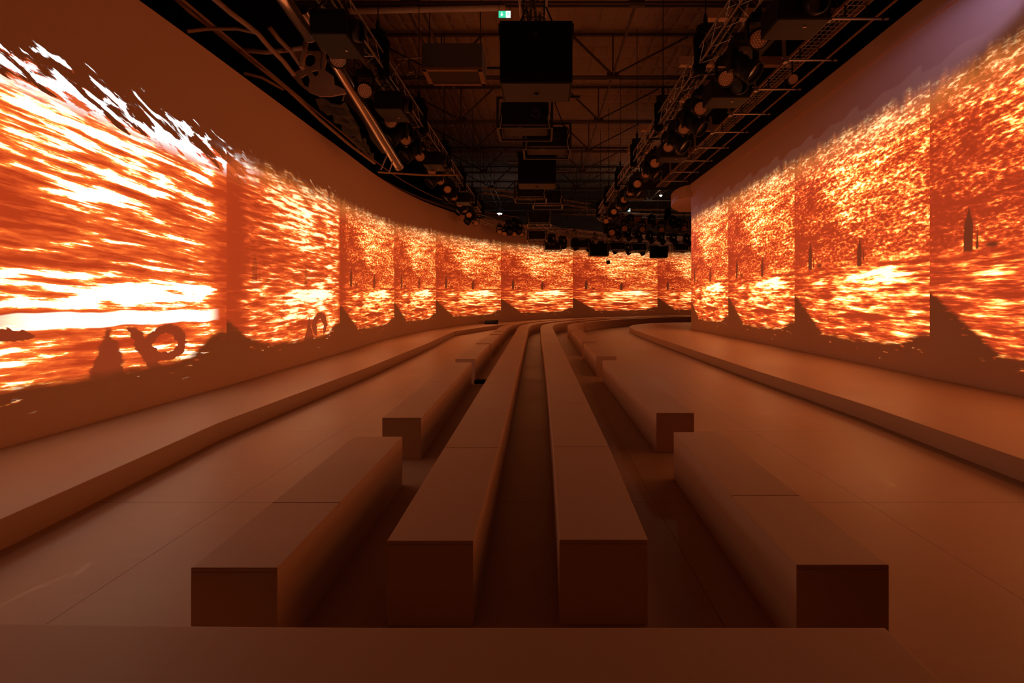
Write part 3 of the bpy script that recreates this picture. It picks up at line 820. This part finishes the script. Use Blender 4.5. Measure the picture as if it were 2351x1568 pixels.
def make_frame_projector(wd=1.16, dp=.84, ht=.64):
    e = empty('framed_projector')
    b = MB(); b.box((0, 0, ht*.54), (wd*.88, dp*.88, ht*.74)); b.build('casing', M_black, e, .02)
    b = MB(); b.box((0, 0, ht*.54-ht*.37-.006), (wd*.82, dp*.82, .012)); b.build('lit_underside', M_under, e)
    b = MB(); r = .022
    for a in (-1, 1):
        for c in (-1, 1):
            b.box((a*wd/2, c*dp/2, ht/2), (.045, .045, ht))
        for z in (0.02, ht): b.box((a*wd/2, 0, z), (.045, dp, .045))
    for c in (-1, 1):
        for z in (0.02, ht): b.box((0, c*dp/2, z), (wd, .045, .045))
    b.build('rigging_frame', M_blackmetal, e)
    b = MB(); b.lathe([(.10, 0), (.10, .08), (.085, .09), (.08, .04)], Matrix.Translation((wd*.2, -dp*.44, ht*.5)) @ aim(0, -1, 0), 14); hd = b.build('lens_ring', M_blackmetal, e)
    b = MB(); b.disc(.082, .045, Matrix.Translation((wd*.2, -dp*.44, ht*.5)) @ aim(0, -1, 0), 14); b.build('lens', M_glass, hd)
    for a in (-1, 1):
        b = MB(); b.path([(a*wd*.46, -dp*.5-.02, -.02), (a*wd*.42, -dp*.5-.03, .2), (a*wd*.47, -dp*.5-.02, ht*.6)], .012, 5); b.build('cable', M_alu, e)
        b = MB(); b.tube((a*wd*.4, 0, ht), (a*.15, 0, 1.47), .014, 5); b.build('sling', M_blackmetal, e)
    b = MB(); b.box((0, 0, 1.47), (1.7, .05, .05)); b.build('spreader_bar', M_blackmetal, e)
    b = MB(); b.box((-.1, -dp*.5-.02, -.01), (.10, .02, .05)); b.build('shackle', M_alu, e)
    return e
sp1 = make_speaker(1.2, .78, 1.02); fp = make_frame_projector()
def at_pix(pxc, pyb, zb):   # centre column px, bottom front edge py, bottom height
    d = (zb-H)*F/(VY-pyb); return Vector(((pxc-VX)/F*d, d, zb))
p = at_pix(1231, 189, 5.23); place(sp1, True, p+Vector((0, .39, 0)), 0, 'biggest black speaker cabinet hanging nearest the camera in the centre row', 'speaker', 'hanging speaker cabinets')
p = at_pix(1233, 421, 5.3); place(sp1, False, p+Vector((0, .39, 0)), 0, 'tall black speaker cabinet in the middle of the hanging centre row', 'speaker', 'hanging speaker cabinets')
FP = [(1205, 294, 5.30, 'framed black projector hanging just behind the nearest big speaker cabinet'),
      (1256, 343, 5.35, 'framed black projector hanging right of centre, above the middle speaker cabinet'),
      (1218, 456, 5.35, 'framed projector hanging directly below and behind the middle speaker cabinet'),
      (1258, 471, 5.35, 'framed projector half hidden at the right behind the middle speaker cabinet'),
      (1238, 515, 5.30, 'framed projector hanging before the bend in the centre row'),
      (1233, 552, 5.25, 'framed projector hanging low left in front of the back wall'),
      (1269, 575, 4.95, 'lowest framed projector at the far end of the centre row')]
for i, (px, py, zb, lb) in enumerate(FP):
    p = at_pix(px, py, zb); place(fp, i == 0, p+Vector((0, .42, 0)), 0, lb, 'projector', 'framed projectors of the centre row')
# far row along the curved truss
FR = [(1332, 572, 33.0, 0, 'leftmost framed projector hanging in the far row before the back wall'),
      (1416, 577, 34.2, 0, 'framed projector in the far row just right of the hanging camera'),
      (1466, 579, 34.6, 0, 'wide framed projector in the middle of the far row'),
      (1562, 578, 36.5, 0, 'rightmost framed projector of the far row by the right wall end')]
for px, py, d, rz, lb in FR:
    p = W(px, py, d); place(fp, False, p, rz, lb, 'projector', 'framed projectors of the far row')
sp2 = make_speaker(1.32, .7, .82)
place(sp2, True, W(1374, 588, 33.2), .08, 'black speaker cabinet hanging in the far row beside the small camera', 'speaker', 'far row speaker cabinets')
place(sp2, False, W(1512, 592, 33.6), -.16, 'tilted black speaker cabinet hanging lowest at the right of the far row', 'speaker', 'far row speaker cabinets').scale = (.92, .92, .95)

# lamps of the curved trusses
prw = make_wash((.0, -.86, -.45), dots=False); firstw = True
prp = make_profile((.15, -.7, -.65)); firstp = True
def along(P, k, n): 
    s = arcl(P); v = s[-1]*k/n
    return Vector((lerp_tab(v, [(a, q.x) for a, q in zip(s, P)]), lerp_tab(v, [(a, q.y) for a, q in zip(s, P)])))
names = []
for i, (px, py, d) in enumerate([(1147, 532, 27.9), (1158, 536, 28.2), (1181, 537, 28.7), (1197, 537, 29.2)]):
    p = W(px, py, d); p.z += .47
    place(prw, firstw, p, 0, 'round lamp, %s from the left in the small cluster left of the centre boxes' % ords[i], 'stage light', 'lamps before the left bend'); firstw = False
for i, (px, py, d) in enumerate([(1169, 528, 28.4), (1189, 527, 28.9)]):
    p = W(px, py, d); p.z += .58
    place(prp, firstp, p, 0, 'black moving head, %s from the left in the cluster left of the centre boxes' % ords[i], 'stage light', 'moving heads before the left bend'); firstp = False
for i, (px, py, d) in enumerate([(1404, 527, 28.6), (1433, 518, 29.8), (1474, 520, 31), (1518, 521, 32), (1570, 519, 33)]):
    p = W(px, py, d); p.z += .47
    o = place(prw, False, p, 0, 'round lamp, %s from the left on the curved truss by the right wall end' % ords[i], 'stage light', 'round lamps of the far right rig'); o.scale = (1.3, 1.3, 1.3)
for i, (px, py, d) in enumerate([(1447, 512, 31.5), (1496, 512, 32.2), (1543, 514, 33), (1558, 520, 34)]):
    p = W(px, py, d); p.z += .58
    place(prp, False, p, .4, 'black moving head, %s from the left between the far right round lamps' % ords[i], 'stage light', 'moving heads of the far right rig')
for i, (px, py, d) in enumerate([(1302, 546, 35), (1318, 540, 35.5), (1365, 548, 36), (1408, 548, 37), (1424, 548, 37), (1457, 547, 38), (1503, 549, 38.5), (1520, 551, 39), (1536, 549, 39), (1490, 548, 38)]):
    p = W(px, py, d); p.z += .47
    place(prw, False, p, 0, 'small dark round lamp, %s counted along the lower back truss' % ords[i], 'stage light', 'small lamps of the lower back truss')
for i in range(9):
    q = along(cv3, i+3.2, 15); place(prp, False, (q.x-.25, q.y+.45, 5.9), .3, 'black moving head, %s along the far projector truss' % ords[i], 'stage light', 'moving heads on the far projector truss')
for i in range(11):
    q = along(cv, i+4.4, 17); place(prw, False, (q.x, q.y, 6.03), 0, 'dark round lamp, %s along the truss hugging the back wall' % ords[i], 'stage light', 'lamps on the truss hugging the back wall')
for i in range(8):
    q = along(cv2, i+1.5, 11); place(prp, False, (q.x, q.y, 6.28), .5, 'black moving head, %s along the curved truss beyond the right lamp row' % ords[i], 'stage light', 'moving heads beyond the right lamp row')
def make_flood():
    e = empty('flood_light')
    b = MB(); b.box((0, 0, -.25), (.42, .12, .36)); b.build('housing', M_black, e, .01)
    b = MB(); b.box((0, -.066, -.25), (.36, .012, .30)); b.build('diffuser', M_lens, e)
    b = MB()
    for s in (-1, 1): b.box((s*.225, 0, -.14), (.02, .04, .28))
    b.box((0, 0, 0), (.47, .04, .02)); b.build('bracket', M_blackmetal, e)
    return e
fl = make_flood(); prf = True
for i, (px, py, d) in enumerate([(1462, 494, 36), (1488, 499, 36.3), (1513, 500, 36.6), (1539, 500, 37), (1573, 502, 37.3)]):
    p = W(px, py, d); o = place(fl, prf, p, 0, 'flat square flood light, %s from the left in the far right rig' % ords[i], 'flood light', 'flood lights of the far right rig'); prf = False; o.scale = (1.6, 1.6, 1.3)
for i, (px, py, d) in enumerate([(1424, 488, 33), (1434, 494, 33.4), (1443, 499, 33.8)]):
    p = W(px, py, d); o = place(fl, False, p, .9, 'narrow slanted flood light, %s from the right truss end' % ords[i], 'flood light', 'slanted flood lights beside the right truss end')
# black drops hanging in the back rig
for i, (px, y0, y1, d, wd, lb) in enumerate([(1533, 480, 506, 37, .6, 'black cloth bag hanging above the far right flood lights'), (1205, 0, 0, 0, 0, ''), (1180, 500, 521, 30, .35, 'black cable loom hanging at the left truss bend')]):
    if not lb: continue
    a = W(px, y0, d); c = W(px, y1, d); b = MB(); b.tube(c, a, wd/2, 10, wd/2.6); tag(b.build('chain_bag', M_cloth), lb, 'bag')

# hanging camera
e = empty('hanging_camera', W(1394, 600, 32.5), 0, 'small black camera on a thin pole hanging below the far row speakers', 'camera')
b = MB(); b.tube((.05, 0, .25), (.05, 0, 2.4), .02, 6); b.build('pole', M_steel, e)
b = MB(); b.box((-.05, 0, 0.02), (.03, .05, .3)); b.box((.0, 0, .17), (.14, .05, .03)); b.build('bracket', M_black, e)
b = MB(); b.box((.08, .05, -.05), (.22, .34, .24)); b.build('body', M_black, e, .02)
b = MB(); b.lathe([(.07, 0), (.08, .12), (.06, .12)], Matrix.Translation((.08, -.1, -.05)) @ aim(-.2, -1, -.2), 12); b.build('lens', M_glass, e)
# thin drop rods
for px, y0, y1, d, lb in ((1345, 440, 528, 34, 'thin vertical drop rod left of the hanging camera pole'), (1569, 465, 520, 34, 'thin vertical drop rod close to the right wall end')):
    b = MB(); b.tube(W(px, y0, d), W(px, y1, d), .025, 6); tag(b.build('drop_rod', M_blackmetal), lb, 'rod')

# ------------------------------------------------------------------ right side: cable tray, brackets, added black sheets
b = MB(); b.box((11.5, 15, 9.0), (11.0, 34, .05)); tag(b.build('dark_void_sheet', M_cloth), 'black sheet added to darken the void above the right wall top', 'cloth')  # both black sheets are added so the void over the walls stays dark
b = MB(); b.box((-11.2, 14, 8.4), (11.0, 36, .05)); tag(b.build('dark_void_sheet', M_cloth), 'black sheet added to darken the void above the left wall top', 'cloth')
b = MB()
e = empty('cable_tray', (6.3, 6, 7.55), 0, 'wire mesh cable tray running along above the right wall', 'cable tray')
for dx in (-.22, .22):
    b = MB(); b.box((dx, 9, 0), (.03, 20, .07)); b.build('rail', M_brown, e)
b = MB()
for k in range(133): b.box((0, -.95+k*.15, -.03), (.44, .012, .012))
for dx in (-.12, 0, .12): b.box((dx, 9, -.02), (.012, 20, .012))
b.build('wire_mesh', M_alu, e)
b = MB()
for j, dx in enumerate((-.1, .02, .11)):
    b.path([(dx+.03*math.sin(k*.9+j), -1+k*.5, .01+.01*math.cos(k*1.3+j)) for k in range(41)], .018, 5)
b.build('cables', M_black, e)
e = empty('wall_rail', (7.0, 6, 7.55), 0, 'double dark rail following the top of the right wall', 'rail')
for dx, z in ((0, 0), (.14, .12), (-.3, .3)):
    b = MB(); b.tube((dx, -1, z), (dx+.05, 17.5, z), .03, 6); b.build('rail', M_brown, e)
def make_bracket():
    e = empty('bracket_tube')
    b = MB(); b.tube((-.55, 0, 0), (.62, 0, 0), .028, 8); b.build('tube', M_alu, e)
    b = MB(); b.tube((-.62, 0, .05), (-.62, 0, .50), .045, 8); b.box((-.58, 0, 0), (.10, .10, .12)); b.build('coupler', M_alu, e)
    b = MB(); b.box((.5, 0, .02), (.05, .06, .10)); b.box((-.24, 0, .14), (.03, .03, .27)); b.box((.2, 0, .14), (.03, .03, .27)); b.build('clip', M_blackmetal, e)
    return e
bp = make_bracket()
for i, y in enumerate([9.55, 11.2, 12.75, 14.45, 16.0, 17.65, 19.3, 21.0, 22.6]):
    place(bp, i == 0, (6.32, y, 7.25), 0, 'pale horizontal bracket tube, %s from the camera between cable tray and right wall' % ords[i], 'bracket', 'bracket tubes above the right wall')
e = empty('small_lamp', W(1819, 183, 11.6), 0, 'small round lamp clipped under the cable tray near the right wall', 'lamp')
b = MB(); b.lathe([(.01, -.12), (.08, -.12), (.12, 0), (.12, .1)], aim(-.2, -1, -.3), 14); b.build('housing', M_black, e)
b = MB(); b.disc(.11, .08, aim(-.2, -1, -.3), 14); b.build('lens', M_lens, e)
b = MB(); b.tube((0, 0, .1), (0, 0, .62), .02, 6); b.build('stem', M_blackmetal, e)
# dark joists over the right rig
for i, y in enumerate([8.6, 10.6, 12.7, 15.0, 17.6, 20.2]):
    b = MB(); b.box((5.2, y, 7.95), (3.0, .16, .22)); tag(b.build('joist', M_brown), 'dark short joist, %s from the camera above the right lamp row' % ords[i], 'joist', 'joists above the right lamp row')
e = empty('cable_duct', (5.25, 6, 7.75), 0, 'flat dark cable duct between the right lamp row and the cable tray', 'cable duct')
b = MB(); b.box((0, 9, 0), (.34, 19, .18)); b.build('channel', M_brown, e)
b = MB(); b.box((0, 9, -.095), (.36, 19, .012)); b.build('cover', M_black, e)

# ------------------------------------------------------------------ left side: big tubes and webbed steel bracing
def big_tube(a, c, r, label):
    e = empty('ventilation_tube', a, 0, label, 'tube'); d = c-a; q = d.to_track_quat('Z', 'Y').to_matrix().to_4x4(); L = d.length
    b = MB(); b.lathe([(r, 0), (r, L), (r*.93, L), (r*.93, L-.6)], q, 20); b.build('tube', M_tube, e)
    b = MB(); b.lathe([(r*1.04, L-.07), (r*1.04, L)], q, 20); b.build('end_ring', M_alu, e)
    b = MB(); b.disc(r*.92, L-.5, q, 16); b.build('inner_plug', M_black, e)
    return e
big_tube(W(696, 24, 8.6), W(917, 384, 12.6), .115, 'shiny long metal tube with open lower end on the left')
big_tube(W(640, -20, 6.6), W(711, 84, 8.2), .10, 'short thick shiny tube at the top edge on the left')
def member(pts, r, label, mat=M_brown, cat='brace', d=None):
    b = MB(); b.path([W(x, y, dd) for x, y, dd in pts], r, 6)
    tag(b.build('steel_brace', mat), label, cat, 'steel braces above the left wall')
member([(380, -25, 6.8), (440, 30, 7.3), (487, 65, 7.8), (545, 113, 8.5), (600, 158, 9.1), (660, 205, 9.8), (735, 275, 11), (800, 330, 12), (860, 375, 13.5)], .036, 'long outer brace running down beside the left wall top')
member([(478, -15, 6.8), (530, 30, 7.2), (560, 52, 7.4), (593, 78, 7.8), (618, 108, 8.1), (650, 140, 8.5), (675, 172, 8.8)], .040, 'thick inner brace curving down towards the pierced plate')
member([(428, 72, 7.3), (480, 66, 7.6), (545, 66, 7.7), (590, 76, 7.8)], .028, 'thin level brace nearest the top left corner')
member([(545, 113, 8.5), (610, 120, 8.5), (660, 115, 8.5), (695, 110, 8.5)], .040, 'thick level brace ending at the pierced plate')
member([(618, 62, 8), (640, 90, 8.2), (668, 118, 8.5), (698, 160, 8.7)], .040, 'short slanting brace just left of the shiny tubes')
member([(708, 70, 8.6), (700, 110, 8.6), (692, 155, 8.6)], .045, 'upright strut under the joint of the shiny tubes')
member([(745, 40, 9.4), (738, 160, 9.4)], .028, 'thin upright pole behind the shiny tubes', M_alu)
member([(560, 168, 9.1), (600, 178, 9.3), (650, 205, 9.8)], .03, 'faint lower brace beside the long outer one')
member([(795, 200, 10.4), (786, 232, 10.4)], .018, 'tiny strut under the middle of the long shiny tube', M_alu)
member([(893, 345, 12.2), (874, 390, 12.2)], .02, 'left one of the two tiny struts at the tube end', M_alu)
member([(905, 360, 12.3), (893, 396, 12.3)], .02, 'right one of the two tiny struts at the tube end', M_alu)
member([(925, 335, 15), (1000, 345, 15)], .03, 'level strut behind the tube end', M_brown)
member([(868, 395, 14), (975, 402, 15), (1050, 402, 18)], .03, 'long level strut just above the left wall top')
# pierced gusset plate
def plate(outline, holes, d, th, label, mat=M_brown, name='pierced_plate'):
    bmo = []
    import bmesh
    bm = bmesh.new()
    loops = [outline]+holes
    edges = []
    for lp in loops:
        vs = [bm.verts.new(W(x, y, dd)) for x, y, dd in lp]
        for i in range(len(vs)): edges.append(bm.edges.new((vs[i], vs[(i+1) % len(vs)])))
    bmesh.ops.triangle_fill(bm, use_beauty=True, use_dissolve=False, edges=edges)
    me = bpy.data.meshes.new(name); bm.to_mesh(me); bm.free(); me.materials.append(mat)
    o = bpy.data.objects.new(name, me); C.objects.link(o)
    so = o.modifiers.new('solid', 'SOLIDIFY'); so.thickness = th; so.offset = 0
    return tag(o, label, 'plate')
def blobring(cx, cy, rx, ry, d, n=10, ph=0):
    return [(cx+rx*math.cos(2*PI*k/n+ph)*(1+.12*math.sin(3*k)), cy+ry*math.sin(2*PI*k/n+ph), d) for k in range(n)]
plate([(668, 172, 9.4), (690, 160, 9.4), (684, 135, 9.4), (674, 122, 9.4), (690, 110, 9.4), (712, 118, 9.4), (735, 118, 9.4), (752, 130, 9.4), (745, 160, 9.4), (765, 175, 9.4), (768, 195, 9.4), (790, 205, 9.4), (795, 215, 9.4),
       (760, 222, 9.4), (735, 222, 9.4), (710, 212, 9.4), (690, 196, 9.4)],
      [blobring(712, 139, 13, 15, 9.4, 10), [(690, 180, 9.4), (706, 170, 9.4), (712, 185, 9.4), (709, 202, 9.4), (698, 196, 9.4)],
       [(715, 165, 9.4), (730, 161, 9.4), (732, 172, 9.4), (724, 177, 9.4)]], 9, .04, 'brown pierced steel plate where the left braces meet')
plate([(786, 205, 10.8), (800, 208, 10.9), (832, 240, 11.4), (852, 285, 11.9), (886, 330, 12.5), (893, 352, 12.7), (878, 352, 12.7), (850, 318, 12.2), (838, 285, 11.8), (815, 255, 11.4), (790, 232, 11.0)],
      [], 10, .03, 'long pale tapering strip under the big shiny tube', M_under, 'sheet_strip')
# grey crumpled mesh between the braces
b = MB(); nx, ny = 14, 6
Pa, Pb, Pc, Pd = W(728, 232, 10.6), W(790, 236, 10.8), W(862, 365, 12.6), W(805, 315, 12.0)
for j in range(ny+1):
    for i in range(nx+1):
        u, v = j/ny, i/nx; p = (Pa*(1-u)+Pb*u)*(1-v)+(Pd*(1-u)+Pc*u)*v
        p = p+Vector((random.uniform(-.05, .05), random.uniform(-.05, .05), random.uniform(-.09, .09))); b.v.append(tuple(p))
for j in range(ny):
    for i in range(nx): a = j*(nx+1)+i; b.f.append((a, a+1, a+nx+2, a+nx+1)); b.m.append(0); b.smooth.append(False)
o = b.build('crumpled_netting', plain('dusty netting', (.09, .08, .06), .9, var=.4, scale=9)); o.modifiers.new('solid', 'SOLIDIFY').thickness = .02
tag(o, 'crumpled dusty netting hanging below the pierced plate', 'netting')
# dark rim and cables behind the top of the left wall
i0 = min(range(len(LW)), key=lambda i: abs(LW[i].y-3)); i1 = min(range(len(LW)), key=lambda i: abs(LW[i].y-33))
e = empty('wall_top_rail', (0, 0, 0), 0, 'dark rail with cables following the top of the left wall', 'rail')
for k, (o_, dz, r) in enumerate(((.25, .10, .06), (.55, .32, .04), (.9, .5, .03), (-.05, .42, .022))):
    pts = [(q.x, q.y, lerp_tab(LS[i0+n], tT)+dz) for n, q in enumerate(offs(LW, o_)[i0:i1])][::2]
    b = MB(); b.path(pts, r, 6); b.build('rail' if k < 2 else 'cable', M_cloth if k == 0 else M_brown, e)
